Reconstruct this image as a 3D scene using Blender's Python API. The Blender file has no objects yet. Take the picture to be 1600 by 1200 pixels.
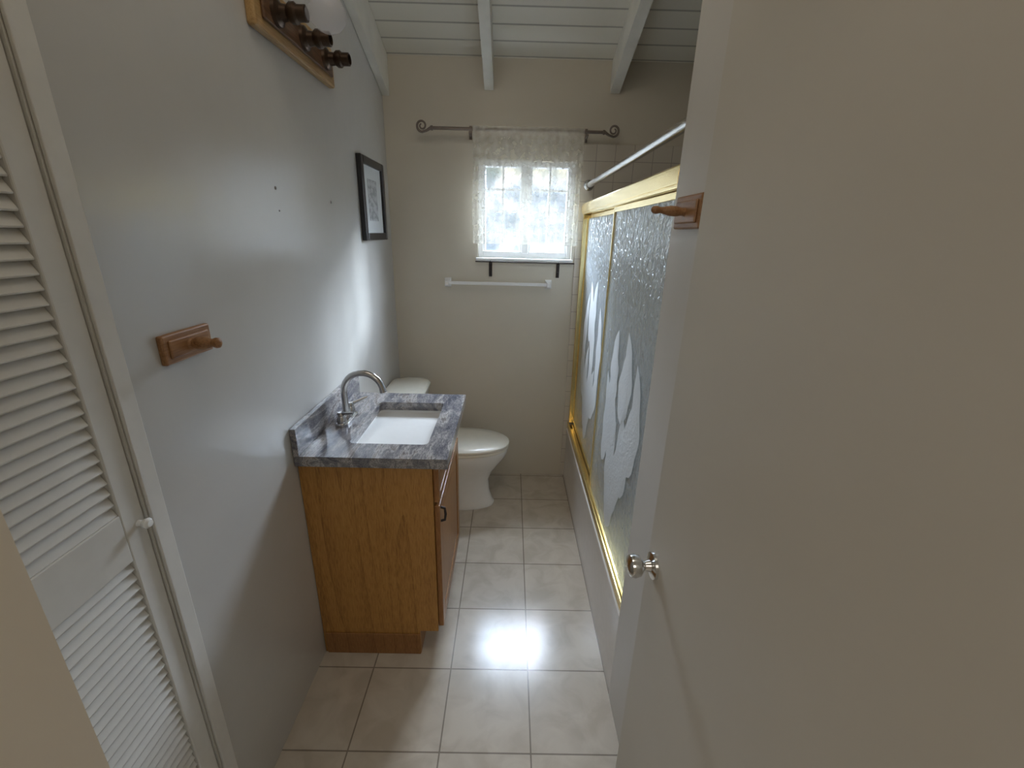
import bpy, bmesh, math, random
from mathutils import Vector, Matrix
random.seed(4)
C = bpy.context.scene.collection
sc = bpy.context.scene
sc.view_settings.view_transform = 'Standard'
try: sc.view_settings.look = 'None'
except Exception: pass
sc.view_settings.exposure = 0.0

# ---------------------------------------------------------------- materials
def newmat(name):
    m = bpy.data.materials.new(name); m.use_nodes = True
    nt = m.node_tree
    return m, nt, nt.nodes['Principled BSDF'], nt.nodes['Material Output']
def N(nt, t, **kw):
    n = nt.nodes.new(t)
    for k, v in kw.items():
        if k in n.inputs: n.inputs[k].default_value = v
        else: setattr(n, k, v)
    return n
def L(nt, a, b): nt.links.new(a, b)
def ramp(nt, fac, stops):
    r = nt.nodes.new('ShaderNodeValToRGB')
    e = r.color_ramp.elements
    while len(e) < len(stops): e.new(0.5)
    for i, (p, c) in enumerate(stops):
        e[i].position = p; e[i].color = (c[0], c[1], c[2], 1)
    L(nt, fac, r.inputs['Fac']); return r
def objcoord(nt, scale=(1, 1, 1), loc=(0, 0, 0)):
    tc = nt.nodes.new('ShaderNodeTexCoord'); mp = nt.nodes.new('ShaderNodeMapping')
    mp.inputs['Scale'].default_value = scale; mp.inputs['Location'].default_value = loc
    L(nt, tc.outputs['Object'], mp.inputs['Vector']); return mp.outputs['Vector']
def bump(nt, bsdf, h, strength, dist=0.01):
    b = N(nt, 'ShaderNodeBump'); b.inputs['Strength'].default_value = strength
    b.inputs['Distance'].default_value = dist
    L(nt, h, b.inputs['Height']); L(nt, b.outputs['Normal'], bsdf.inputs['Normal']); return b
def simple(name, col, rough=0.5, metal=0.0, nscale=30, var=0.06, bs=0.0, bd=0.002):
    m, nt, b, o = newmat(name)
    v = objcoord(nt)
    n = N(nt, 'ShaderNodeTexNoise'); n.inputs['Scale'].default_value = nscale; n.inputs['Detail'].default_value = 4
    L(nt, v, n.inputs['Vector'])
    lo = [c * (1 - var) for c in col]; hi = [min(1, c * (1 + var)) for c in col]
    r = ramp(nt, n.outputs['Fac'], [(0.35, lo), (0.65, hi)])
    L(nt, r.outputs['Color'], b.inputs['Base Color'])
    b.inputs['Roughness'].default_value = rough; b.inputs['Metallic'].default_value = metal
    if bs > 0: bump(nt, b, n.outputs['Fac'], bs, bd)
    return m
def paint(name, col, rough, wav=0.25):
    m, nt, b, o = newmat(name)
    v = objcoord(nt)
    n = N(nt, 'ShaderNodeTexNoise'); n.inputs['Scale'].default_value = 3.0; n.inputs['Detail'].default_value = 5
    L(nt, v, n.inputs['Vector'])
    r = ramp(nt, n.outputs['Fac'], [(0.3, [c * .97 for c in col]), (0.7, [c * 1.02 for c in col])])
    L(nt, r.outputs['Color'], b.inputs['Base Color'])
    n2 = N(nt, 'ShaderNodeTexNoise'); n2.inputs['Scale'].default_value = 7.0; n2.inputs['Detail'].default_value = 5
    L(nt, v, n2.inputs['Vector'])
    b.inputs['Roughness'].default_value = rough
    bump(nt, b, n2.outputs['Fac'], wav, 0.01)
    return m
M_wall = paint('wall_paint_beige', (0.62, 0.57, 0.475), 0.45, 0.10)
M_wallL = paint('wall_paint_gloss', (0.54, 0.53, 0.50), 0.22, 0.22)
M_wallL.node_tree.nodes['Principled BSDF'].inputs['Specular IOR Level'].default_value = 0.8
M_door = paint('door_paint', (0.59, 0.55, 0.475), 0.45, 0.05)
M_stub = paint('wall_paint_stub', (0.60, 0.57, 0.52), 0.4, 0.06)
M_white = simple('white_paint', (0.66, 0.64, 0.59), 0.45, var=0.02)
M_beam = simple('beam_paint', (0.76, 0.735, 0.66), 0.5, nscale=8)
M_jamb = paint('jamb_paint', (0.76, 0.70, 0.60), 0.45, 0.05)
M_porc = simple('porcelain_white', (0.85, 0.85, 0.83), 0.12, var=0.01)
M_cream = simple('toilet_seat_cream', (0.78, 0.75, 0.66), 0.22, var=0.02)
M_tub = simple('tub_enamel', (0.72, 0.69, 0.65), 0.2, var=0.02)
M_nickel = simple('brushed_nickel', (0.50, 0.49, 0.48), 0.22, 1.0, var=0.04)
M_chrome = simple('chrome', (0.75, 0.75, 0.74), 0.12, 1.0, var=0.02)
M_alu = simple('satin_aluminium', (0.60, 0.59, 0.57), 0.25, 1.0, var=0.02)
M_gold = simple('polished_brass', (0.92, 0.74, 0.36), 0.2, 1.0, var=0.04)
M_bronze = simple('dark_bronze', (0.07, 0.045, 0.03), 0.35, 0.8)
M_iron = simple('curtain_rod_iron', (0.20, 0.165, 0.14), 0.4, 0.6)
M_black = simple('black_lacquer', (0.012, 0.012, 0.014), 0.3)
M_dark = simple('dark_iron', (0.03, 0.022, 0.02), 0.5, 0.3)
M_grey = simple('wall_patch_grey', (0.26, 0.25, 0.24), 0.6)
M_mat = simple('mat_board', (0.66, 0.68, 0.68), 0.7, var=0.02)
M_vinyl = simple('window_vinyl', (0.85, 0.85, 0.84), 0.35, var=0.01)
M_hall = simple('hall_paint', (0.62, 0.57, 0.49), 0.7)

def wood(name, c1, c2, c3, rough, axis='Z', scale=1.0, dens=7):
    m, nt, b, o = newmat(name)
    sc_ = {'Z': (9, 9, 0.45), 'Y': (9, 0.7, 9), 'X': (0.7, 9, 9)}[axis]
    v = objcoord(nt, tuple(s * scale for s in sc_))
    n = N(nt, 'ShaderNodeTexNoise'); n.inputs['Scale'].default_value = 0.7; n.inputs['Detail'].default_value = 1.5
    n.inputs['Distortion'].default_value = 0.15
    L(nt, v, n.inputs['Vector'])
    mul = N(nt, 'ShaderNodeMath', operation='MULTIPLY'); mul.inputs[1].default_value = dens
    L(nt, n.outputs['Fac'], mul.inputs[0])
    fr = N(nt, 'ShaderNodeMath', operation='FRACT'); L(nt, mul.outputs[0], fr.inputs[0])
    pw = N(nt, 'ShaderNodeMath', operation='POWER'); pw.inputs[1].default_value = 4; L(nt, fr.outputs[0], pw.inputs[0])
    tc = objcoord(nt, tuple(s * scale * 3.2 for s in (9, 9, 1.2)) if axis == 'Z' else tuple(s*scale*3 for s in sc_))
    fine = N(nt, 'ShaderNodeTexNoise'); fine.inputs['Scale'].default_value = 9; fine.inputs['Detail'].default_value = 4
    L(nt, tc, fine.inputs['Vector'])
    add = N(nt, 'ShaderNodeMath', operation='MULTIPLY_ADD'); add.inputs[1].default_value = 0.22
    L(nt, pw.outputs[0], add.inputs[0])
    m2 = N(nt, 'ShaderNodeMath', operation='MULTIPLY'); m2.inputs[1].default_value = 0.95
    L(nt, fine.outputs['Fac'], m2.inputs[0]); L(nt, m2.outputs[0], add.inputs[2])
    r = ramp(nt, add.outputs[0], [(0.30, c1), (0.52, c2), (0.82, c3)])
    L(nt, r.outputs['Color'], b.inputs['Base Color']); b.inputs['Roughness'].default_value = rough
    bump(nt, b, add.outputs[0], 0.08, 0.002)
    return m
M_oak = wood('oak_veneer', (0.50, 0.26, 0.07), (0.43, 0.21, 0.052), (0.27, 0.12, 0.03), 0.35)
M_oakdoor = wood('oak_door', (0.36, 0.17, 0.055), (0.29, 0.13, 0.04), (0.18, 0.077, 0.023), 0.35)
M_oakY = wood('oak_plate', (0.46, 0.30, 0.13), (0.40, 0.25, 0.10), (0.30, 0.17, 0.065), 0.4, 'Y')
M_walnut = wood('dark_plate', (0.16, 0.085, 0.04), (0.12, 0.06, 0.028), (0.07, 0.035, 0.017), 0.4, 'Y')
M_hook = wood('hook_wood', (0.36, 0.19, 0.08), (0.30, 0.148, 0.058), (0.18, 0.085, 0.03), 0.4, 'Y')

def tile_mat():
    m, nt, b, o = newmat('floor_ceramic_tile')
    tc = nt.nodes.new('ShaderNodeTexCoord'); mp = nt.nodes.new('ShaderNodeMapping')
    mp.inputs['Location'].default_value = (-0.102 + 0.307 * 20, -1.272 + 0.2965 * 20, 0)
    L(nt, tc.outputs['Object'], mp.inputs['Vector'])
    br = nt.nodes.new('ShaderNodeTexBrick'); br.offset = 0; br.squash = 1
    br.inputs['Scale'].default_value = 1
    br.inputs['Brick Width'].default_value = 0.307; br.inputs['Row Height'].default_value = 0.2965
    br.inputs['Mortar Size'].default_value = 0.0026; br.inputs['Mortar Smooth'].default_value = 0.1
    br.inputs['Color1'].default_value = (0.57, 0.51, 0.42, 1); br.inputs['Color2'].default_value = (0.53, 0.475, 0.395, 1)
    br.inputs['Mortar'].default_value = (0.25, 0.215, 0.175, 1)
    L(nt, mp.outputs['Vector'], br.inputs['Vector'])
    n = N(nt, 'ShaderNodeTexNoise'); n.inputs['Scale'].default_value = 9; n.inputs['Detail'].default_value = 7
    n.inputs['Distortion'].default_value = 0.8
    L(nt, tc.outputs['Object'], n.inputs['Vector'])
    r = ramp(nt, n.outputs['Fac'], [(0.35, (0.88, 0.86, 0.84)), (0.6, (1.04, 1.04, 1.04))])
    mx = nt.nodes.new('ShaderNodeMixRGB'); mx.blend_type = 'MULTIPLY'; mx.inputs[0].default_value = 1
    L(nt, br.outputs['Color'], mx.inputs[1]); L(nt, r.outputs['Color'], mx.inputs[2])
    L(nt, mx.outputs[0], b.inputs['Base Color'])
    b.inputs['Roughness'].default_value = 0.20
    b.inputs['Specular IOR Level'].default_value = 0.6
    inv = N(nt, 'ShaderNodeMath', operation='SUBTRACT'); inv.inputs[0].default_value = 1
    L(nt, br.outputs['Fac'], inv.inputs[1])
    a = N(nt, 'ShaderNodeMath', operation='MULTIPLY_ADD'); a.inputs[1].default_value = 0.10
    L(nt, n.outputs['Fac'], a.inputs[0]); L(nt, inv.outputs[0], a.inputs[2])
    bump(nt, b, a.outputs[0], 0.3, 0.003)
    return m
M_tile = tile_mat()
def walltile_mat():
    m, nt, b, o = newmat('shower_wall_tile')
    tc = nt.nodes.new('ShaderNodeTexCoord')
    sp = nt.nodes.new('ShaderNodeSeparateXYZ'); L(nt, tc.outputs['Object'], sp.inputs[0])
    ad = N(nt, 'ShaderNodeMath', operation='ADD'); L(nt, sp.outputs[0], ad.inputs[0]); L(nt, sp.outputs[1], ad.inputs[1])
    cb = nt.nodes.new('ShaderNodeCombineXYZ'); L(nt, ad.outputs[0], cb.inputs[0]); L(nt, sp.outputs[2], cb.inputs[1])
    br = nt.nodes.new('ShaderNodeTexBrick'); br.offset = 0; br.inputs['Scale'].default_value = 1
    br.inputs['Brick Width'].default_value = 0.108; br.inputs['Row Height'].default_value = 0.108
    br.inputs['Mortar Size'].default_value = 0.0018
    br.inputs['Color1'].default_value = (0.62, 0.57, 0.49, 1); br.inputs['Color2'].default_value = (0.60, 0.55, 0.47, 1)
    br.inputs['Mortar'].default_value = (0.36, 0.31, 0.27, 1)
    L(nt, cb.outputs[0], br.inputs['Vector']); L(nt, br.outputs['Color'], b.inputs['Base Color'])
    b.inputs['Roughness'].default_value = 0.3
    return m
M_wtile = walltile_mat()
def plank_mat():
    m, nt, b, o = newmat('ceiling_planks')
    tc = nt.nodes.new('ShaderNodeTexCoord')
    sp = nt.nodes.new('ShaderNodeSeparateXYZ'); L(nt, tc.outputs['Object'], sp.inputs[0])
    mu = N(nt, 'ShaderNodeMath', operation='MULTIPLY_ADD'); mu.inputs[1].default_value = 1 / 0.093; mu.inputs[2].default_value = -2.676/0.093 + 40
    L(nt, sp.outputs[1], mu.inputs[0])
    fr = N(nt, 'ShaderNodeMath', operation='FRACT'); L(nt, mu.outputs[0], fr.inputs[0])
    r = ramp(nt, fr.outputs[0], [(0.0, (0.30, 0.28, 0.235)), (0.08, (0.76, 0.725, 0.63)), (0.94, (0.74, 0.705, 0.61)), (1.0, (0.36, 0.34, 0.29))])
    L(nt, r.outputs['Color'], b.inputs['Base Color']); b.inputs['Roughness'].default_value = 0.5
    bump(nt, b, r.outputs['Color'], 0.3, 0.004)
    return m
M_plank = plank_mat()
def granite_mat():
    m, nt, b, o = newmat('granite')
    v = objcoord(nt, (2.8, 0.7, 2.8))
    n = N(nt, 'ShaderNodeTexNoise'); n.inputs['Scale'].default_value = 8; n.inputs['Detail'].default_value = 8
    n.inputs['Distortion'].default_value = 1.0; n.inputs['Roughness'].default_value = 0.6
    L(nt, v, n.inputs['Vector'])
    r = ramp(nt, n.outputs['Fac'], [(0.32, (0.09, 0.095, 0.115)), (0.43, (0.19, 0.187, 0.20)), (0.50, (0.24, 0.232, 0.235)), (0.57, (0.40, 0.385, 0.37)), (0.63, (0.23, 0.205, 0.19)), (0.72, (0.15, 0.15, 0.17))])
    n2 = N(nt, 'ShaderNodeTexNoise'); n2.inputs['Scale'].default_value = 100; n2.inputs['Detail'].default_value = 3
    L(nt, v, n2.inputs['Vector'])
    r2 = ramp(nt, n2.outputs['Fac'], [(0.35, (0.65, 0.65, 0.68)), (0.65, (1.25, 1.23, 1.22))])
    mx = nt.nodes.new('ShaderNodeMixRGB'); mx.blend_type = 'MULTIPLY'; mx.inputs[0].default_value = 1
    L(nt, r.outputs['Color'], mx.inputs[1]); L(nt, r2.outputs['Color'], mx.inputs[2])
    L(nt, mx.outputs[0], b.inputs['Base Color']); b.inputs['Roughness'].default_value = 0.12
    return m
M_granite = granite_mat()
def glass_mat(name, tint, fac, rough, bscale, bstr, col=(0.4, 0.47, 0.48)):
    m, nt, b, o = newmat(name)
    v = objcoord(nt)
    tr = nt.nodes.new('ShaderNodeBsdfTransparent'); tr.inputs['Color'].default_value = (*tint, 1)
    b.inputs['Base Color'].default_value = (*col, 1); b.inputs['Roughness'].default_value = rough
    n = N(nt, 'ShaderNodeTexNoise'); n.inputs['Scale'].default_value = bscale; n.inputs['Detail'].default_value = 3
    n.inputs['Distortion'].default_value = 0.8
    L(nt, v, n.inputs['Vector'])
    if bstr > 0: bump(nt, b, n.outputs['Fac'], bstr, 0.01)
    mx = nt.nodes.new('ShaderNodeMixShader'); mx.inputs[0].default_value = fac
    L(nt, tr.outputs[0], mx.inputs[1]); L(nt, b.outputs[0], mx.inputs[2]); L(nt, mx.outputs[0], o.inputs['Surface'])
    return m
M_sglass = glass_mat('obscure_shower_glass', (0.90, 0.94, 0.97), 0.58, 0.08, 42, 1.0, (0.82, 0.89, 0.93))
M_sglass.node_tree.nodes['Principled BSDF'].inputs['Specular IOR Level'].default_value = 1.0
M_sglass.node_tree.nodes['Principled BSDF'].inputs['Metallic'].default_value = 0.4
M_wglass = glass_mat('window_glass', (0.97, 0.98, 1), 0.06, 0.02, 1, 0, (0.9, 0.9, 0.9))
M_bulb = glass_mat('clear_bulb_glass', (0.95, 0.95, 0.97), 0.28, 0.05, 1, 0, (0.85, 0.85, 0.9))
M_etch = glass_mat('etched_frost', (0.95, 0.97, 0.97), 0.62, 0.6, 60, 0.3, (0.90, 0.92, 0.92))
def lace_mat():
    m, nt, b, o = newmat('sheer_lace')
    tc = nt.nodes.new('ShaderNodeTexCoord')
    sp = nt.nodes.new('ShaderNodeSeparateXYZ'); L(nt, tc.outputs['Object'], sp.inputs[0])
    mr = N(nt, 'ShaderNodeMapRange'); mr.inputs['From Min'].default_value = -0.62; mr.inputs['From Max'].default_value = 0.03
    L(nt, sp.outputs[2], mr.inputs['Value'])
    g = ramp(nt, mr.outputs[0], [(0.0, (.46,)*3), (0.05, (.40,)*3), (0.07, (.26,)*3), (0.74, (.26,)*3), (0.88, (.28,)*3), (1.0, (.36,)*3)])
    w = nt.nodes.new('ShaderNodeTexNoise'); w.inputs['Scale'].default_value = 1.0; w.inputs['Detail'].default_value = 4
    mp = nt.nodes.new('ShaderNodeMapping'); mp.inputs['Scale'].default_value = (30, 6, 34); L(nt, tc.outputs['Object'], mp.inputs['Vector'])
    L(nt, mp.outputs['Vector'], w.inputs['Vector'])
    a = N(nt, 'ShaderNodeMath', operation='MULTIPLY_ADD'); a.inputs[1].default_value = 0.34
    L(nt, w.outputs['Fac'], a.inputs[0]); L(nt, g.outputs['Color'], a.inputs[2])
    a2 = N(nt, 'ShaderNodeMath', operation='SUBTRACT'); a2.inputs[1].default_value = 0.12
    L(nt, a.outputs[0], a2.inputs[0]); a2.use_clamp = True
    df = nt.nodes.new('ShaderNodeBsdfDiffuse'); df.inputs['Color'].default_value = (0.84, 0.82, 0.74, 1)
    tl = nt.nodes.new('ShaderNodeBsdfTranslucent'); tl.inputs['Color'].default_value = (0.88, 0.82, 0.66, 1)
    ms = nt.nodes.new('ShaderNodeMixShader'); ms.inputs[0].default_value = 0.08
    L(nt, df.outputs[0], ms.inputs[1]); L(nt, tl.outputs[0], ms.inputs[2])
    tr = nt.nodes.new('ShaderNodeBsdfTransparent')
    mx = nt.nodes.new('ShaderNodeMixShader'); L(nt, a2.outputs[0], mx.inputs[0])
    L(nt, tr.outputs[0], mx.inputs[1]); L(nt, ms.outputs[0], mx.inputs[2]); L(nt, mx.outputs[0], o.inputs['Surface'])
    return m
M_lace = lace_mat()
def print_mat():
    m, nt, b, o = newmat('sketch_print')
    v = objcoord(nt, (1, 14, 30))
    n = N(nt, 'ShaderNodeTexNoise'); n.inputs['Scale'].default_value = 1.5; n.inputs['Detail'].default_value = 5
    L(nt, v, n.inputs['Vector'])
    r = ramp(nt, n.outputs['Fac'], [(0.40, (0.30, 0.31, 0.32)), (0.56, (0.50, 0.51, 0.52))])
    L(nt, r.outputs['Color'], b.inputs['Base Color']); b.inputs['Roughness'].default_value = 0.5
    return m
M_print = print_mat()

# ---------------------------------------------------------------- geometry helpers
ORI = {}
def finish(name, bm, mat, parent=None, origin=None, smooth=False, label=None, cat=None, kind=None, group=None, xf=None):
    if xf is not None: bmesh.ops.transform(bm, matrix=xf, verts=bm.verts)
    if parent is not None: o = ORI[parent.name]
    elif origin is not None: o = Vector(origin)
    else: o = Vector((0, 0, 0))
    bmesh.ops.translate(bm, verts=bm.verts, vec=-o)
    bmesh.ops.recalc_face_normals(bm, faces=bm.faces)
    if smooth:
        for f in bm.faces: f.smooth = True
        for e in bm.edges:
            if len(e.link_faces) == 2 and e.calc_face_angle(0) > math.radians(38): e.smooth = False
    me = bpy.data.meshes.new(name); bm.to_mesh(me); bm.free()
    me.materials.append(mat)
    ob = bpy.data.objects.new(name, me); C.objects.link(ob)
    if parent is not None: ob.parent = parent
    else: ob.location = o
    ORI[ob.name] = o
    if label: ob['label'] = label
    if cat and parent is None: ob['category'] = cat
    if kind: ob['kind'] = kind
    if group: ob['group'] = group
    return ob
def empty(name, loc, label, cat, kind=None, group=None):
    e = bpy.data.objects.new(name, None); e.empty_display_size = 0.05
    e.location = loc; C.objects.link(e); ORI[e.name] = Vector(loc)
    e['label'] = label; e['category'] = cat
    if kind: e['kind'] = kind
    if group: e['group'] = group
    return e
def box(bm, x0, x1, y0, y1, z0, z1, bev=0, seg=2):
    M = Matrix.Translation(((x0+x1)/2, (y0+y1)/2, (z0+z1)/2)) @ Matrix.Diagonal((x1-x0, y1-y0, z1-z0, 1))
    r = bmesh.ops.create_cube(bm, size=1, matrix=M)
    if bev > 0:
        es = set(e for v in r['verts'] for e in v.link_edges)
        bmesh.ops.bevel(bm, geom=list(es), offset=bev, segments=seg, affect='EDGES', profile=0.5)
def prism(bm, poly, axis, a0, a1):
    def P(p, a):
        if axis == 'x': return Vector((a, p[0], p[1]))
        if axis == 'y': return Vector((p[0], a, p[1]))
        return Vector((p[0], p[1], a))
    A = [bm.verts.new(P(p, a0)) for p in poly]; B = [bm.verts.new(P(p, a1)) for p in poly]
    bm.faces.new(A); bm.faces.new(B[::-1])
    n = len(poly)
    for i in range(n): bm.faces.new((A[i], B[i], B[(i+1) % n], A[(i+1) % n]))
def loft(bm, rings, cap=True, close=True):
    R = [[bm.verts.new(p) for p in r] for r in rings]
    n = len(R[0])
    for a, b in zip(R[:-1], R[1:]):
        for i in range(n if close else n-1):
            j = (i+1) % n
            bm.faces.new((a[i], a[j], b[j], b[i]))
    if cap:
        bm.faces.new(R[0][::-1]); bm.faces.new(R[-1])
def tube(bm, pts, r, seg=12, cap=True):
    pts = [Vector(p) for p in pts]
    rs = r if isinstance(r, (list, tuple)) else [r]*len(pts)
    t = (pts[1]-pts[0]).normalized()
    u = t.orthogonal().normalized(); rings = []
    for i, p in enumerate(pts):
        if i == 0: t2 = (pts[1]-pts[0]).normalized()
        elif i == len(pts)-1: t2 = (pts[-1]-pts[-2]).normalized()
        else: t2 = ((pts[i+1]-p).normalized() + (p-pts[i-1]).normalized()).normalized()
        u = (u - t2*u.dot(t2)).normalized(); w = t2.cross(u)
        rings.append([p + (u*math.cos(2*math.pi*k/seg) + w*math.sin(2*math.pi*k/seg))*rs[i] for k in range(seg)])
    loft(bm, rings, cap)
def lathe(bm, o, d, prof, seg=24):
    o = Vector(o); d = Vector(d).normalized(); u = d.orthogonal().normalized(); w = d.cross(u)
    rings = [[o + d*h + (u*math.cos(2*math.pi*k/seg)+w*math.sin(2*math.pi*k/seg))*max(r, 1e-4) for k in range(seg)] for r, h in prof]
    loft(bm, rings, True)
def B(): return bmesh.new()

XL = -0.73; YF = 2.78; H = 1.65
def zc(y): return 2.54 + 0.388*(YF - y)

# ---------------------------------------------------------------- setting
bm = B(); box(bm, -1.3, 1.3, -2.0, 2.95, -0.08, 0)
finish('floor', bm, M_tile, label='cream ceramic square tile floor with grey-brown grout', cat='floor', kind='structure')
bm = B()
prism(bm, [(0.79, 0), (YF, 0), (YF, zc(YF)), (0.79, zc(0.79))], 'x', XL-0.12, XL)
prism(bm, [(0.22, 2.04), (0.79, 2.04), (0.79, zc(0.79)), (0.22, zc(0.22))], 'x', XL-0.12, XL)
finish('wall_left', bm, M_wallL, label='glossy off-white painted side wall', cat='wall', kind='structure')
bm = B(); box(bm, XL-0.55, XL-0.5, 0.22, 0.95, 0, 2.3)
box(bm, XL-0.5, XL-0.12, 0.9, 0.95, 0, 2.3); box(bm, XL-0.55, XL-0.12, 0.22, 0.95, 2.3, 2.35)
finish('wall_closet', bm, M_hall, label='closet inner wall behind louvered door', cat='wall', kind='structure')
wx0, wx1, wz0, wz1 = -0.205, 0.365, 1.505, 2.045
bm = B()
for a in [(XL-0.12, wx0, 0, zc(YF)+.05), (wx1, 1.3, 0, zc(YF)+.05)]:
    box(bm, a[0], a[1], YF, YF+0.13, a[2], a[3])
box(bm, wx0, wx1, YF, YF+0.13, 0, wz0); box(bm, wx0, wx1, YF, YF+0.13, wz1, zc(YF)+.05)
finish('wall_far', bm, M_wall, label='beige painted end wall with small window', cat='wall', kind='structure')
bm = B(); prism(bm, [(1.18, 0), (YF, 0), (YF, zc(YF)), (1.18, zc(1.18))], 'x', 1.175, 1.3)
finish('wall_right', bm, M_wtile, label='tiled wall behind bathtub', cat='wall', kind='structure')
XS = 0.407
bm = B(); prism(bm, [(0.93, 0), (1.18, 0), (1.18, zc(1.18)), (0.93, zc(0.93))], 'x', XS, 1.3)
finish('wall_shower', bm, M_stub, label='off-white wall closing the tub alcove', cat='wall', kind='structure')
bm = B(); prism(bm, [(0.22, 0), (0.93, 0), (0.93, zc(0.93)), (0.22, zc(0.22))], 'x', 0.52, 0.62)
finish('wall_entry', bm, M_wall, label='beige wall behind the open door', cat='wall', kind='structure')
bm = B()
JX, JY = -0.30, 0.22
box(bm, XL-0.6, JX, 0.11, JY, 0, 3.7); box(bm, 0.44, 1.3, 0.09, JY-.04, 0, 3.7); box(bm, JX, 0.44, 0.11, JY, 2.07, 3.7)
finish('wall_front', bm, M_jamb, label='cream painted wall with entry doorway', cat='wall', kind='structure')
bm = B()
box(bm, -1.33, -1.25, -2.0, 0.11, 0, 2.5); box(bm, 1.25, 1.33, -2.0, 0.11, 0, 2.5); box(bm, -1.33, 1.33, -2.08, -2.0, 0, 2.5)
finish('wall_hall', bm, M_hall, label='beige hallway walls', cat='wall', kind='structure')
bm = B(); box(bm, -1.33, 1.33, -2.08, 0.11, 2.5, 2.56)
finish('ceiling_hall', bm, M_white, label='white flat hallway ceiling', cat='ceiling', kind='structure')
bm = B()
prism(bm, [(0.1, zc(0.1)), (YF+0.13, zc(YF+0.13)), (YF+0.13, zc(YF+0.13)+0.06), (0.1, zc(0.1)+0.06)], 'x', -1.3, 1.3)
finish('ceiling', bm, M_plank, label='white painted sloping plank ceiling', cat='ceiling', kind='structure')
def beam(n, x0, x1, drop, y0=0.23, ):
    bm = B()
    zt = lambda y: zc(y) - 0.002
    prism(bm, [(y0, zt(y0)), (YF-.002, zt(YF-.002)), (YF-.002, zt(YF-.002)-drop), (y0, zt(y0)-drop)], 'x', x0, x1)
    finish('trim_%d' % n, bm, M_beam, label='white painted exposed ceiling beam', cat='ceiling beam', kind='structure')
beam(1, XL+0.002, -0.690, 0.19); beam(2, -0.168, -0.118, 0.15); beam(3, 0.52, 0.572, 0.15)
bm = B(); box(bm, XL+0.001, XL+0.008, 0.752, 0.79, 0, 2.08, .002); box(bm, XL+0.001, XL+0.008, 0.23, 0.75, 2.045, 2.085, .002)
box(bm, XL-0.119, XL-0.0, 0.7495, 0.789, 0, 2.04)
finish('trim_4', bm, M_white, label='white closet door casing', cat='door casing', kind='structure')
bm = B()
box(bm, 0.386, 1.174, YF-0.011, YF-0.001, 0.0, 2.14, 0.004)
finish('trim_5', bm, M_wtile, label='beige tile tub surround with bullnose edge', cat='tile surround', kind='structure')

# ---------------------------------------------------------------- window
bm = B()
yw0, yw1 = YF+0.03, YF+0.085
fr = 0.028
box(bm, wx0+.001, wx0+fr, yw0, yw1, wz0+.001, wz1-.001, .003); box(bm, wx1-fr, wx1-.001, yw0, yw1, wz0+.001, wz1-.001, .003)
box(bm, wx0+fr, wx1-fr, yw0, yw1, wz0+.001, wz0+fr+.012, .003); box(bm, wx0+fr, wx1-fr, yw0, yw1, wz1-fr, wz1-.001, .003)
xm = (wx0+wx1)/2
box(bm, xm-.02, xm+.02, yw0-.005, yw1, wz0+fr, wz1-fr, .003)
for sx0, sx1 in ((wx0+fr, xm-.02), (xm+.02, wx1-fr)):
    box(bm, sx0, sx0+.014, yw0+.01, yw1-.01, wz0+fr, wz1-fr); box(bm, sx1-.014, sx1, yw0+.01, yw1-.01, wz0+fr, wz1-fr)
    mx_ = (sx0+sx1)/2
    box(bm, mx_-.006, mx_+.006, yw0+.02, yw0+.032, wz0+fr, wz1-fr)
    for k in (1, 2, 3):
        zz = wz0 + fr + (wz1-wz0-2*fr)*k/4
        box(bm, sx0, sx1, yw0+.021, yw0+.031, zz-.006, zz+.006)
box(bm, wx0-0.012, wx1+0.012, YF-0.018, YF+0.03, wz0-0.016, wz0+0.001, .003)
w1 = finish('window_1', bm, M_vinyl, origin=(xm, YF, wz0), label='small white vinyl sliding window with grid', cat='window', kind='structure')
bm = B(); box(bm, wx0+fr, wx1-fr, yw0+.04, yw0+.044, wz0+fr, wz1-fr)
finish('glass_pane', bm, M_wglass, parent=w1)

# ---------------------------------------------------------------- entry door
e0 = Vector((0.352, 0.875)); d = Vector((0.035, -1)).normalized(); W = 0.70
nrm = Vector((-d.y, d.x))
if nrm.x > 0: nrm = -nrm
XF = Matrix(((d.x, nrm.x, 0, e0.x), (d.y, nrm.y, 0, e0.y), (0, 0, 1, 0), (0, 0, 0, 1)))
bm = B(); box(bm, 0, W, -0.035, 0, 0.012, 2.03, .003)
hinge = XF @ Vector((W, -0.0175, 0))
door = finish('door_1', bm, M_door, origin=hinge, xf=XF, label='open beige flat slab entry door', cat='door', kind='structure')
bm = B()
for s, y0 in ((1, 0.0), (-1, -0.035)):
    lathe(bm, (0.042, y0+s*0.0005, 0.915), (0, s, 0), [(0, 0), (.032, 0), (.031, .006), (.014, .010), (.011, .022), (.013, .026), (.024, .034), (.0275, .046), (.025, .056), (.015, .062), (0, .063)], 28)
finish('doorknob', bm, M_chrome, parent=door, xf=XF, smooth=True, label='chrome round doorknob')
bm = B(); box(bm, -0.0015, 0.0005, -0.03, -0.005, 0.895, 0.955)
finish('latch_plate', bm, M_chrome, parent=door, xf=XF)

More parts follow.
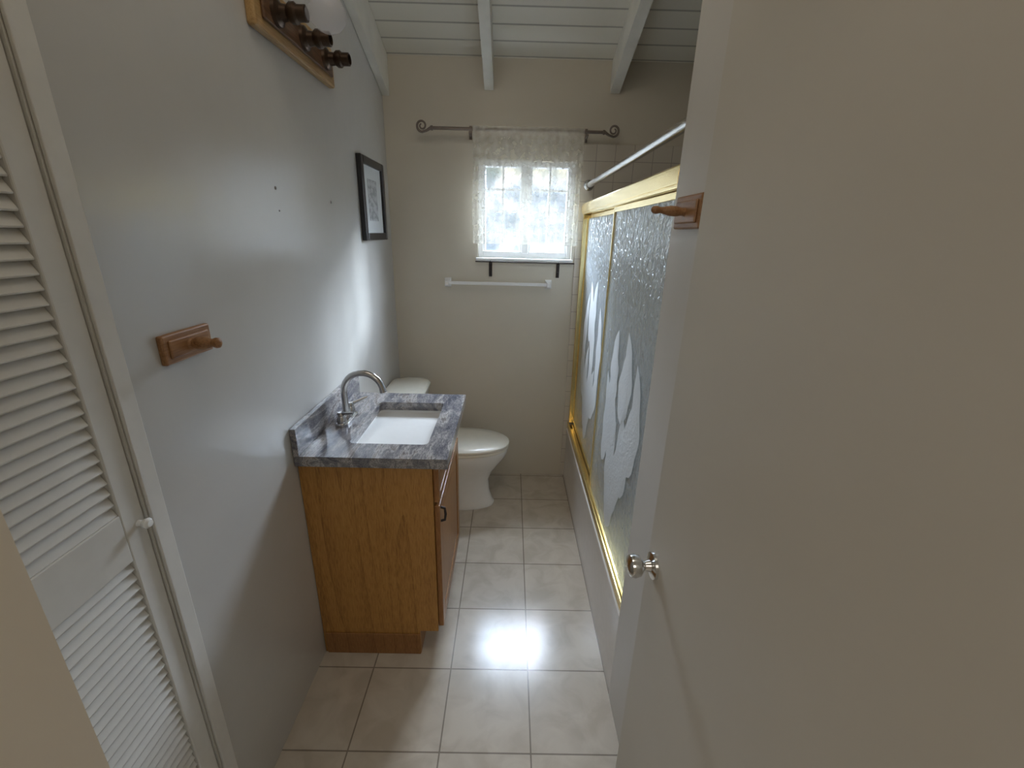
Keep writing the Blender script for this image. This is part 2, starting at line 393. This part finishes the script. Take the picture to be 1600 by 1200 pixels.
def wall_hook(x, y, z, s, label, hz):
    e = empty('robe_hook', (x, y, z), label, 'wall hook')
    def bx(bm, a, b, *r, **k):
        X = sorted((x+s*a, x+s*b)); box(bm, X[0], X[1], *r, **k)
    bm = B(); bx(bm, -.001, .013, y-.075, y+.075, z-hz, z+hz, bev=.004); bx(bm, .012, .018, y-.062, y+.062, z-hz+.012, z+hz-.012, bev=.003)
    finish('backplate', bm, M_hook, parent=e)
    k = 0.72 if s < 0 else 1.0
    q = 1.15 if s < 0 else 1.0
    bm = B(); lathe(bm, (x+s*.017, y, z), (s, 0, 0.05), [(r_*k, h_*q) for r_, h_ in [(0, 0), (.014, 0), (.011, .006), (.0155, .018), (.0155, .030), (.011, .042), (.009, .048), (.012, .056), (.0115, .062), (.006, .066), (0, .067)]], 18)
    finish('peg', bm, M_hook, parent=e, smooth=True)
wall_hook(XS, 1.058, 1.705, -1, 'brown wooden peg hook on oblong plate beside the shower', .036)
wall_hook(XL, 0.952, 1.40, 1, 'brown wooden peg hook on oblong plate beside the closet', .032)

# ---------------------------------------------------------------- louvered closet door
xd0, xd1 = XL-0.035, XL-0.004
bm = B()
box(bm, xd0, xd1, 0.70, 0.748, 0.015, 2.035, .003); box(bm, xd0, xd1, 0.235, 0.285, 0.015, 2.035, .003)
for z0, z1 in ((0.015, 0.2), (1.02, 1.125), (1.95, 2.035)): box(bm, xd0, xd1, 0.285, 0.70, z0, z1, .002)
box(bm, xd1-.018, xd1-.014, 0.284, 0.701, 0.19, 1.96)  # added backing sheet, hides the dark closet and lightens gaps between slats
def slats(z0, z1):
    z = z0 + 0.011
    while z < z1 - 0.006:
        # slim wedge-shaped slats: inner edge high, outer edge low, rounded nose
        xi, xo = xd1-.0145, xd1-.0035
        poly = [(xi, z+.0125), (xi, z+.004), (xo-.003, z-.0125), (xo, z-.0120), (xo+.001, z-.0095), (xo-.001, z-.006)]
        prism(bm, poly, 'y', 0.286, 0.699)
        z += 0.0235
slats(0.2, 1.02); slats(1.125, 1.95)
cd = finish('door_2', bm, M_white, origin=(XL, 0.47, 0), label='white louvered closet door', cat='closet door', kind='structure')
bm = B(); lathe(bm, (xd1, 0.732, 1.085), (1, 0, 0), [(0, 0), (.007, 0), (.0055, .008), (.010, .014), (.011, .019), (.007, .024), (0, .025)], 20)
finish('knob', bm, M_porc, parent=cd, smooth=True)

# ---------------------------------------------------------------- vanity cabinet
vy0, vy1 = 1.34, 1.93; vx0 = XL+.002; vf = -0.262; vz = 0.876
e = empty('vanity_cabinet', ((vx0+vf)/2, (vy0+vy1)/2, 0), 'honey oak bathroom vanity cabinet under the granite top', 'cabinet')
side = [(vx0, 0), (-0.336, 0), (-0.336, .12), (vf, .12), (vf, vz), (vx0, vz)]
bm = B()
prism(bm, side, 'y', vy0, vy0+.016); prism(bm, side, 'y', vy1-.016, vy1)
box(bm, vx0, vx0+.008, vy0+.016, vy1-.016, 0, vz); box(bm, vx0+.008, vf-.001, vy0+.016, vy1-.016, .12, .136)
box(bm, vf-.018, vf, vy0+.016, vy0+.05, .136, vz); box(bm, vf-.018, vf, vy1-.05, vy1-.016, .136, vz)
box(bm, vf-.018, vf, vy0+.05, vy1-.05, vz-.03, vz); box(bm, vf-.018, vf, vy0+.05, vy1-.05, .70, .73)
finish('body', bm, M_oak, parent=e)
bm = B(); box(bm, -0.352, -0.336, vy0+.017, vy1-.017, 0, .12)
box(bm, vx0+.01, -0.337, vy0-.006, vy0-.0005, 0, .105, .002)
finish('toe_kick', bm, M_oakdoor, parent=e)
def panel_front(bm, y0, y1, z0, z1, fw=.055):
    x0, x1 = vf+.001, vf+.021
    box(bm, x0, x1, y0, y0+fw, z0, z1, .003); box(bm, x0, x1, y1-fw, y1, z0, z1, .003)
    box(bm, x0, x1, y0+fw, y1-fw, z0, z0+fw, .003); box(bm, x0, x1, y0+fw, y1-fw, z1-fw, z1, .003)
    box(bm, x0, x0+.01, y0+fw-.002, y1-fw+.002, z0+fw-.002, z1-fw+.002)
    box(bm, x0+.004, x0+.017, y0+fw+.012, y1-fw-.012, z0+fw+.012, z1-fw-.012, .004)
bm = B(); panel_front(bm, vy0+.012, vy1-.012, .135, .705)
dr = finish('door', bm, M_oakdoor, parent=e)
bm = B(); tube(bm, [(vf+.021, vy0+.03, .63), (vf+.036, vy0+.03, .635), (vf+.039, vy0+.03, .66), (vf+.036, vy0+.03, .685), (vf+.021, vy0+.03, .69)], .005, 10)
finish('handle', bm, M_dark, parent=dr, smooth=True, label='dark metal pull handle')
bm = B(); panel_front(bm, vy0+.012, vy1-.012, .72, .862, .03)
finish('drawer_front', bm, M_oakdoor, parent=e)
cx0, cx1, cy0, cy1, cz0, cz1 = XL+.002, -0.203, 1.318, 1.952, 0.878, 0.916
sx0, sx1, sy0, sy1 = -0.578, -0.29, 1.425, 1.835
def rrect(x0, x1, y0, y1, r, z, seg=5):
    pts = []
    for cx, cy, a0 in ((x1-r, y1-r, 0), (x0+r, y1-r, 90), (x0+r, y0+r, 180), (x1-r, y0+r, 270)):
        for k in range(seg+1):
            a = math.radians(a0 + 90*k/seg); pts.append(Vector((cx+r*math.cos(a), cy+r*math.sin(a), z)))
    return pts
bm = B()
def slab(bm, O, I, z0, z1):
    n = len(O)
    v = lambda p, z: bm.verts.new((p.x, p.y, z))
    ot = [v(p, z1) for p in O]; ob = [v(p, z0) for p in O]; it = [v(p, z1) for p in I]; ib = [v(p, z0) for p in I]
    for i in range(n):
        j = (i+1) % n
        bm.faces.new((ot[i], ot[j], it[j], it[i])); bm.faces.new((ob[j], ob[i], ib[i], ib[j]))
        bm.faces.new((ob[i], ob[j], ot[j], ot[i])); bm.faces.new((it[i], it[j], ib[j], ib[i]))
slab(bm, rrect(cx0, cx1, cy0, cy1, .004, 0), rrect(sx0, sx1, sy0, sy1, .02, 0), cz0, cz1)
box(bm, XL+.002, XL+.022, cy0, cy1, cz1, cz1+.10, .002)
finish('countertop', bm, M_granite, origin=((cx0+cx1)/2, (cy0+cy1)/2, cz0), label='blue-grey veined granite vanity top with backsplash', cat='countertop')
e = empty('sink', ((sx0+sx1)/2, (sy0+sy1)/2, .74), 'white rectangular undermount ceramic sink', 'sink')
bm = B()
def sr(i, z, r=.03): return rrect(sx0-.006+i, sx1+.006-i, sy0-.006+i, sy1+.006-i, r, z)
loft(bm, [sr(-.012, cz0-.012), sr(-.012, cz0-.001), sr(.0, cz0-.001), sr(.006, .84), sr(.016, .78), sr(.04, .758, .04), sr(.08, .752, .05)], cap=False)
R = sr(.08, .752, .05)
bm.faces.new([bm.verts.new(p) for p in R])
loft(bm, [sr(-.012, cz0-.012), sr(.0, .77), sr(.04, .744, .04), sr(.08, .74, .05)], cap=True)
bmesh.ops.remove_doubles(bm, verts=bm.verts, dist=.0002)
finish('basin', bm, M_porc, parent=e, smooth=True)
bm = B(); lathe(bm, ((sx0+sx1)/2, (sy0+sy1)/2, .7525), (0, 0, 1), [(0, 0), (.024, 0), (.022, .003), (.016, .002), (.0, .003)], 24)
finish('drain', bm, M_chrome, parent=e, smooth=True)
fy = 1.628; fx = -0.655
e = empty('faucet', (fx, fy, cz1), 'brushed nickel gooseneck faucet with two lever handles', 'faucet')
bm = B(); loft(bm, [rrect(fx-.026, fx+.026, fy-.078, fy+.078, .025, z) if i != 2 else rrect(fx-.02, fx+.02, fy-.07, fy+.07, .019, z) for i, z in enumerate((cz1+.0005, cz1+.010, cz1+.014))])
finish('base_plate', bm, M_nickel, parent=e, smooth=True)
bm = B()
lathe(bm, (fx, fy, cz1+.012), (0, 0, 1), [(.0, 0), (.020, 0), (.018, .02), (.0135, .03)], 20)
pts = [(fx, fy, cz1+.03), (fx, fy, cz1+.08), (fx, fy, cz1+.125)]
for k in range(1, 13):
    a = math.pi - math.radians(165)*k/12
    pts.append((fx+.078+.078*math.cos(a), fy, cz1+.125+.078*math.sin(a)))
pts.append((pts[-1][0]+.004, fy, pts[-1][2]-.02))
tube(bm, pts, [.0125]*(len(pts)-2)+[.0125, .0145], 16)
finish('spout', bm, M_nickel, parent=e, smooth=True)
for s in (-1, 1):
    bm = B(); y = fy + s*.052
    lathe(bm, (fx, y, cz1+.012), (0, 0, 1), [(0, 0), (.019, 0), (.018, .018), (.013, .03), (.016, .036), (.013, .046), (0, .048)], 20)
    tube(bm, [(fx, y, cz1+.05), (fx+.02, y+s*.012, cz1+.056), (fx+.05, y+s*.03, cz1+.066), (fx+.062, y+s*.036, cz1+.07)], [.008, .007, .0065, .004], 10)
    finish('handle', bm, M_nickel, parent=e, smooth=True)

# ---------------------------------------------------------------- toilet
ty = 2.42
e = empty('toilet', (XL+.38, ty, 0), 'white two-piece toilet with cream lid beyond the vanity', 'toilet')
def egg(x0, x1, ry, z, n=36, sq=2.0, back=0.5):
    cx = x0 + (x1-x0)*0.42; pts = []
    for k in range(n):
        a = 2*math.pi*k/n; c, s = math.cos(a), math.sin(a)
        rx = (x1-cx) if c > 0 else (cx-x0)
        p = 2/sq if c > 0 else 2/2.8
        pts.append(Vector((XL+cx+rx*math.copysign(abs(c)**p, c), ty+ry*math.copysign(abs(s)**(2/2.3), s), z)))
    return pts
bm = B()
loft(bm, [egg(.20, .65, .10, 0), egg(.20, .653, .103, .012), egg(.205, .64, .098, .03), egg(.22, .62, .088, .10), egg(.215, .615, .09, .18), egg(.19, .64, .108, .24), egg(.15, .685, .136, .30), egg(.10, .72, .160, .35), egg(.07, .733, .170, .385), egg(.07, .731, .169, .398), egg(.09, .715, .155, .402)])
finish('bowl', bm, M_porc, parent=e, smooth=True)
bm = B(); loft(bm, [egg(.245, .733, .167, .404), egg(.24, .74, .172, .409), egg(.24, .74, .172, .419), egg(.245, .735, .168, .424)])
finish('seat', bm, M_cream, parent=e, smooth=True)
bm = B(); loft(bm, [egg(.242, .737, .169, .426), egg(.238, .743, .174, .431), egg(.238, .741, .174, .441), egg(.25, .725, .162, .450), egg(.30, .65, .11, .456), egg(.40, .52, .04, .458)])
box(bm, XL+.225, XL+.25, ty-.09, ty+.09, .425, .445, .004)
finish('lid', bm, M_cream, parent=e, smooth=True)
bm = B()
loft(bm, [rrect(XL+.025, XL+.20, ty-.17, ty+.17, .04, .402), rrect(XL+.018, XL+.212, ty-.185, ty+.185, .05, .45), rrect(XL+.014, XL+.225, ty-.198, ty+.198, .06, .60), rrect(XL+.012, XL+.232, ty-.202, ty+.202, .07, .735)])
finish('tank', bm, M_porc, parent=e, smooth=True)
bm = B()
loft(bm, [rrect(XL+.008, XL+.24, ty-.21, ty+.21, .085, .737), rrect(XL+.004, XL+.246, ty-.215, ty+.215, .09, .745), rrect(XL+.004, XL+.246, ty-.215, ty+.215, .09, .763), rrect(XL+.012, XL+.236, ty-.205, ty+.205, .085, .775), rrect(XL+.04, XL+.20, ty-.17, ty+.17, .07, .782)])
finish('tank_lid', bm, M_cream, parent=e, smooth=True)
bm = B(); lathe(bm, (XL+.232, ty-.13, .69), (1, 0, 0), [(0, 0), (.012, 0), (.01, .012), (0, .014)], 14)
tube(bm, [(XL+.24, ty-.13, .69), (XL+.252, ty-.10, .687), (XL+.254, ty-.055, .68)], .005, 8)
finish('flush_lever', bm, M_chrome, parent=e, smooth=True)

# ---------------------------------------------------------------- bathtub
tx0, tx1, tyb0, tyb1, tz = 0.409, 1.17, 1.184, 2.766, 0.385
bm = B()
def tr(x0, x1, y0, y1, r, z): return rrect(x0, x1, y0, y1, r, z, 6)
loft(bm, [tr(tx0, tx1, tyb0, tyb1, .004, 0.0), tr(tx0, tx1, tyb0, tyb1, .004, .05), tr(tx0+.003, tx1, tyb0, tyb1, .004, .06), tr(tx0+.003, tx1, tyb0, tyb1, .004, tz-.05), tr(tx0-.0, tx1, tyb0, tyb1, .006, tz-.03), tr(tx0, tx1, tyb0, tyb1, .006, tz-.008), tr(tx0+.008, tx1-.005, tyb0+.005, tyb1-.005, .01, tz),
          tr(tx0+.085, tx1-.05, tyb0+.09, tyb1-.09, .10, tz), tr(tx0+.095, tx1-.06, tyb0+.10, tyb1-.10, .11, tz-.015), tr(tx0+.12, tx1-.08, tyb0+.13, tyb1-.16, .12, .2), tr(tx0+.15, tx1-.11, tyb0+.17, tyb1-.24, .12, .09), tr(tx0+.2, tx1-.16, tyb0+.25, tyb1-.32, .12, .07)])
finish('bathtub', bm, M_tub, origin=((tx0+tx1)/2, 2.0, 0), smooth=True, label='white alcove bathtub with straight apron', cat='bathtub')
gx = 0.44
e = empty('shower_enclosure', (gx, 2.0, tz), 'brass-framed sliding shower doors with obscure etched glass on the tub', 'shower door')
ya, yb = 1.186, 2.764
zt0, zt1 = 1.765, 1.825
bm = B(); box(bm, gx-.028, gx+.03, ya, yb, zt0, zt1, .006, 3); box(bm, gx-.032, gx-.028, ya, yb, zt0+.012, zt1-.012, .001)
finish('header_rail', bm, M_gold, parent=e)
bm = B(); box(bm, gx-.028, gx+.03, ya, yb, tz+.001, tz+.02, .004); box(bm, gx-.028, gx-.02, ya, yb, tz+.02, tz+.042, .002); box(bm, gx+.0, gx+.006, ya, yb, tz+.02, tz+.035, .001)
finish('bottom_track', bm, M_gold, parent=e)
for y0, y1 in ((ya, ya+.016), (yb-.016, yb)):
    bm = B(); box(bm, gx-.020, gx+.026, y0, y1, tz+.043, zt0-.001, .003)
    finish('side_jamb', bm, M_gold, parent=e)
def leaf(bm, x, base, ang, length, width, curve):
    n = 14
    y, z = base; a = ang
    pts = []
    for k in range(n+1):
        pts.append((y, z, a)); a += curve/n
        y += math.cos(a)*length/n; z += math.sin(a)*length/n
    A = []; Bv = []
    for k, (py, pz, pa) in enumerate(pts):
        t = k/n; w = width*(math.sin(math.pi*t**0.75)**0.8 if 0 < t < 1 else 0.0) + .001
        w *= 1 + .12*math.sin(t*17)
        ny, nz = -math.sin(pa), math.cos(pa)
        A.append(bm.verts.new((x, py+ny*w, pz+nz*w))); Bv.append(bm.verts.new((x, py-ny*w, pz-nz*w)))
    for k in range(n): bm.faces.new((A[k], A[k+1], Bv[k+1], Bv[k]))
def sliding(y0, y1, xp, leaves):
    z0, z1 = tz+.045, zt0-.002
    fw = .013
    bm = B()
    for a, b_ in ((y0, y0+fw), (y1-fw, y1)): box(bm, xp-.007, xp+.007, a, b_, z0, z1, .002)
    box(bm, xp-.007, xp+.007, y0+fw, y1-fw, z0, z0+.02, .002); box(bm, xp-.007, xp+.007, y0+fw, y1-fw, z1-.02, z1, .002)
    s = finish('sliding_door', bm, M_gold, parent=e)
    bm = B(); box(bm, xp-.002, xp+.002, y0+fw-.001, y1-fw+.001, z0+.019, z1-.019)
    finish('glass_panel', bm, M_sglass, parent=s)
    bm = B()
    for i, lf in enumerate(leaves): leaf(bm, xp-.0035-.0002*i, *lf)
    finish('etched_flower', bm, M_etch, parent=s, label='frosted leaf and petal motif')
D = math.radians
sliding(1.206, 1.94, gx-.012, [((1.56, .48), D(92), .42, .075, .5), ((1.54, .52), D(60), .46, .07, .9), ((1.57, .56), D(125), .50, .075, -.8), ((1.60, .60), D(150), .34, .06, -1.0), ((1.48, .60), D(40), .36, .055, 1.1), ((1.64, .74), D(100), .42, .07, -.6), ((1.40, .72), D(80), .44, .065, .7), ((1.74, .70), D(110), .42, .055, -.8), ((1.62, 1.02), D(55), .30, .06, .9), ((1.36, .84), D(110), .42, .06, -.7), ((1.50, 1.00), D(115), .34, .06, -.9), ((1.50, .98), D(70), .30, .055, .8), ((1.70, 1.02), D(120), .26, .05, -.9)])
sliding(1.90, 2.744, gx+.014, [((2.35, .50), D(95), .50, .07, .4), ((2.36, .55), D(60), .52, .065, .8), ((2.38, .62), D(120), .50, .065, -.8), ((2.25, .70), D(140), .36, .06, -1.0), ((2.47, .72), D(50), .42, .06, 1.0), ((2.30, .92), D(90), .44, .065, -.5), ((2.55, .92), D(80), .44, .055, .6), ((2.15, .90), D(105), .42, .055, -.6), ((2.42, 1.08), D(105), .34, .06, -.7), ((2.30, 1.12), D(65), .32, .055, .9)])
e = empty('shower_rod', (gx, 2.0, 1.925), 'silver shower curtain rod above the sliding doors', 'curtain rod')
bm = B(); tube(bm, [(gx, 1.2, 1.925), (gx, 2.0, 1.925), (gx, 2.755, 1.925)], .016, 16)
finish('rod', bm, M_alu, parent=e, smooth=True)
for y, s in ((1.179, 1), (2.77, -1)):
    bm = B(); lathe(bm, (gx, y, 1.925), (0, s, 0), [(0, 0), (.030, 0), (.029, .006), (.020, .012), (.019, .03), (.0, .03)], 20)
    finish('flange', bm, M_alu, parent=e, smooth=True)

# ---------------------------------------------------------------- vanity light
lz = 2.235
e = empty('vanity_light', (XL, 1.70, lz), 'oak and dark bronze three-socket light bar, one clear bulb fitted', 'wall light')
bm = B(); box(bm, XL-.001, XL+.026, 1.43, 1.99, 2.168, 2.302, .008, 3)
finish('backplate', bm, M_oakY, parent=e)
bm = B(); box(bm, XL+.0255, XL+.036, 1.465, 1.955, 2.196, 2.274, .004, 2)
finish('mounting_bar', bm, M_walnut, parent=e)
for y in (1.535, 1.71, 1.885):
    bm = B(); lathe(bm, (XL+.036, y, lz), (1, 0, 0), [(0, 0), (.036, 0), (.034, .010), (.022, .018), (.020, .035), (.027, .045), (.027, .057), (.021, .063), (.021, .087), (.017, .089), (.017, .065), (0, .065)], 24)
    finish('bulb_socket', bm, M_bronze, parent=e, smooth=True)
bm = B(); lathe(bm, (XL+.105, 1.535, lz), (1, 0, 0), [(.013, 0), (.014, .018), (.020, .03), (.036, .045), (.046, .065), (.048, .083), (.042, .105), (.028, .122), (.010, .130), (0, .131)], 28)
finish('bulb', bm, M_bulb, parent=e, smooth=True, label='clear glass globe bulb')

# ---------------------------------------------------------------- picture
py0, py1, pz0, pz1 = 2.24, 2.62, 1.60, 1.985
e = empty('framed_picture', (XL, (py0+py1)/2, (pz0+pz1)/2), 'black framed small print with white mat', 'picture')
bm = B(); fw = .036
X0, X1 = XL-.001, XL+.024
box(bm, X0, X1, py0, py0+fw, pz0, pz1, .004); box(bm, X0, X1, py1-fw, py1, pz0, pz1, .004)
box(bm, X0, X1, py0+fw, py1-fw, pz0, pz0+fw, .004); box(bm, X0, X1, py0+fw, py1-fw, pz1-fw, pz1, .004)
finish('frame', bm, M_black, parent=e)
bm = B(); box(bm, XL+.002, XL+.010, py0+fw-.001, py1-fw+.001, pz0+fw-.001, pz1-fw+.001)
finish('mat_board', bm, M_mat, parent=e)
bm = B(); box(bm, XL+.0102, XL+.0112, py0+.115, py1-.115, pz0+.095, pz1-.095)
finish('print', bm, M_print, parent=e)

for y, z, rr in ((1.46, 1.765, .0055), (1.89, 1.752, .0055), (1.465, 1.70, .003)):
    bm = B(); lathe(bm, (XL-.0005, y, z), (1, 0, 0), [(0, 0), (rr, 0), (rr*.8, .003), (0, .004)], 14)
    finish('wall_screw', bm, M_grey, origin=(XL, y, z), smooth=True, label='small grey screw head remaining in the painted wall', cat='screw', group='screw heads in the painted wall')

# ---------------------------------------------------------------- curtain rod, curtain
rz = 2.185; ry = YF-.075
e = empty('curtain_rod', (.03, ry, rz), 'dark iron curtain rod with scroll finials above the window', 'curtain rod')
bm = B(); tube(bm, [(-.46, ry, rz), (0, ry, rz), (.50, ry, rz)], .0085, 12)
finish('rod', bm, M_iron, parent=e, smooth=True)
for s, x0 in ((-1, -.46), (1, .50)):
    pts = []; rs = []
    cx = x0 + s*.045
    for k in range(34):
        t = k/33; R_ = .030*(1-t*.72); an = -math.pi/2 + t*math.pi*2*1.45
        pts.append((cx + s*R_*math.sin(an+math.pi/2), ry, rz+.010 - R_*math.cos(an+math.pi/2))); rs.append(.0065*(1-.45*t))
    pts = [(x0-s*.002, ry, rz), (x0+s*.02, ry, rz-.013)] + pts
    rs = [.0085, .007] + rs
    bm = B(); tube(bm, pts, rs, 10)
    lathe(bm, (x0-s*.016, ry, rz), (s, 0, 0), [(0, 0), (.012, .002), (.013, .008), (.010, .016), (0, .02)], 16)
    finish('finial', bm, M_iron, parent=e, smooth=True, label='wrought spiral scroll finial')
for x in (-.245, .405):
    bm = B(); box(bm, x-.008, x+.008, YF-.005, YF+.001, rz-.04, rz+.03, .002)
    tube(bm, [(x, YF-.005, rz-.02), (x, YF-.04, rz-.022), (x, ry, rz-.014)], .005, 8)
    finish('bracket', bm, M_iron, parent=e, smooth=True)
bm = B()
nx, nz = 150, 26; G = []
for j in range(nz+1):
    t = j/nz; row = []
    for i in range(nx+1):
        s = i/nx; x = -.228 + .612*s + (.004*math.sin(7*t))
        amp = .006 + .012*t
        y = ry - .011 - amp*.5*(1+math.sin(2*math.pi*s*11 + .9*math.sin(3*s*6))) 
        zb = 1.592 - .004*abs(math.sin(math.pi*s*14)); zt = rz + .014
        row.append(bm.verts.new((x, y, zt + (zb-zt)*t)))
    G.append(row)
for j in range(nz):
    for i in range(nx): bm.faces.new((G[j][i], G[j][i+1], G[j+1][i+1], G[j+1][i]))
finish('curtain', bm, M_lace, origin=(.08, ry, rz), smooth=True, label='cream sheer lace curtain hanging from the iron rod', cat='curtain')
e = empty('sash_rod', (.085, YF, 1.475), 'thin dark rod with two drop hooks beneath the window', 'curtain rod')
bm = B(); tube(bm, [(-.22, YF-.026, 1.484), (.08, YF-.026, 1.484), (.385, YF-.026, 1.484)], .0035, 8)
finish('rod', bm, M_dark, parent=e, smooth=True)
for x in (-.128, .288):
    bm = B(); box(bm, x-.010, x+.010, YF-.006, YF+.001, 1.395, 1.48, .002); tube(bm, [(x, YF-.006, 1.47), (x, YF-.026, 1.478), (x, YF-.03, 1.49)], .004, 8)
    box(bm, x-.008, x+.008, YF-.016, YF-.006, 1.40, 1.43, .003)
    finish('hook', bm, M_dark, parent=e)
e = empty('towel_bar', (-.08, YF, 1.355), 'white wall-mounted towel bar beneath the window', 'towel bar')
bm = B(); box(bm, -.385, .225, YF-.058, YF-.040, 1.347, 1.365, .003)
finish('bar', bm, M_vinyl, parent=e)
for x in (-.392, .232):
    bm = B(); loft(bm, [[Vector((x+a, y, 1.355+b_)) for a, b_ in ((-w, -h), (w, -h), (w, h), (-w, h))] for y, w, h in ((YF+.001, .02, .027), (YF-.008, .02, .027), (YF-.02, .013, .017), (YF-.062, .012, .015), (YF-.066, .009, .012))])
    finish('post', bm, M_vinyl, parent=e)

# ---------------------------------------------------------------- world and lights
w = bpy.data.worlds.new('World'); sc.world = w; w.use_nodes = True
nt = w.node_tree; bg = nt.nodes['Background']
tc = nt.nodes.new('ShaderNodeTexCoord'); sp = nt.nodes.new('ShaderNodeSeparateXYZ')
L(nt, tc.outputs['Generated'], sp.inputs[0])
n = N(nt, 'ShaderNodeTexNoise'); n.inputs['Scale'].default_value = 22; n.inputs['Detail'].default_value = 5
L(nt, tc.outputs['Generated'], n.inputs['Vector'])
rn = ramp(nt, n.outputs['Fac'], [(0.38, (0.40, 0.54, 0.66)), (0.5, (0.80, 0.95, 1.15)), (0.62, (1.5, 1.6, 1.75))])
rs_ = ramp(nt, sp.outputs[2], [(0.0, (0.0072,)*3), (0.09, (0.0080,)*3), (0.13, (0.0100, 0.0090, 0.0060)), (0.17, (0.011,)*3), (0.28, (0.6,)*3), (0.5, (1,)*3)])
mx = nt.nodes.new('ShaderNodeMixRGB'); mx.blend_type = 'MULTIPLY'; mx.inputs[0].default_value = 1
L(nt, rn.outputs['Color'], mx.inputs[1]); L(nt, rs_.outputs['Color'], mx.inputs[2])
L(nt, mx.outputs[0], bg.inputs['Color']); bg.inputs['Strength'].default_value = 115
pl = bpy.data.lights.new('window_portal', 'AREA'); pl.shape = 'RECTANGLE'; pl.size = wx1-wx0; pl.size_y = wz1-wz0
pl.cycles.is_portal = True
po = bpy.data.objects.new('window_portal', pl); C.objects.link(po)
po.location = (xm, YF+.12, (wz0+wz1)/2); po.rotation_euler = (-math.pi/2, 0, 0)
sn = bpy.data.lights.new('sun', 'SUN'); sn.energy = 13.0; sn.angle = math.radians(11); sn.color = (0.80, 0.90, 1.0)
so = bpy.data.objects.new('sun', sn); C.objects.link(so)
so.rotation_euler = Vector((-.81, -.85, -.55)).to_track_quat('-Z', 'Y').to_euler(); so.location = (2, 5, 4)
hl = bpy.data.lights.new('hall_light', 'AREA'); hl.shape = 'RECTANGLE'; hl.size = 1.6; hl.size_y = 1.1; hl.energy = 13; hl.color = (1.0, 0.93, 0.83)
ho = bpy.data.objects.new('hall_light', hl); C.objects.link(ho); ho.location = (-0.1, -1.1, 2.3); ho.rotation_euler = (math.radians(28), 0, 0)
cl = bpy.data.lights.new('fill_light', 'AREA'); cl.shape = 'DISK'; cl.size = 1.0; cl.energy = 5; cl.color = (1.0, 0.90, 0.76)  # added out-of-view fill near the ceiling, evens out the room's brightness
clo = bpy.data.objects.new('fill_light', cl); C.objects.link(clo); clo.location = (-0.15, 0.95, 3.0); clo.rotation_euler = (math.radians(25), 0, 0)

# ---------------------------------------------------------------- camera
cam = bpy.data.cameras.new('camera'); co = bpy.data.objects.new('camera', cam); C.objects.link(co)
cam.sensor_width = 36; cam.lens = 36*680/1600; cam.clip_start = 0.02
Rm = Matrix.Rotation(-0.0082, 4, 'Z') @ Matrix.Rotation(math.radians(90-19.07), 4, 'X') @ Matrix.Rotation(0.025, 4, 'Z')
co.matrix_world = Matrix.Translation((0, 0, H)) @ Rm
sc.camera = co
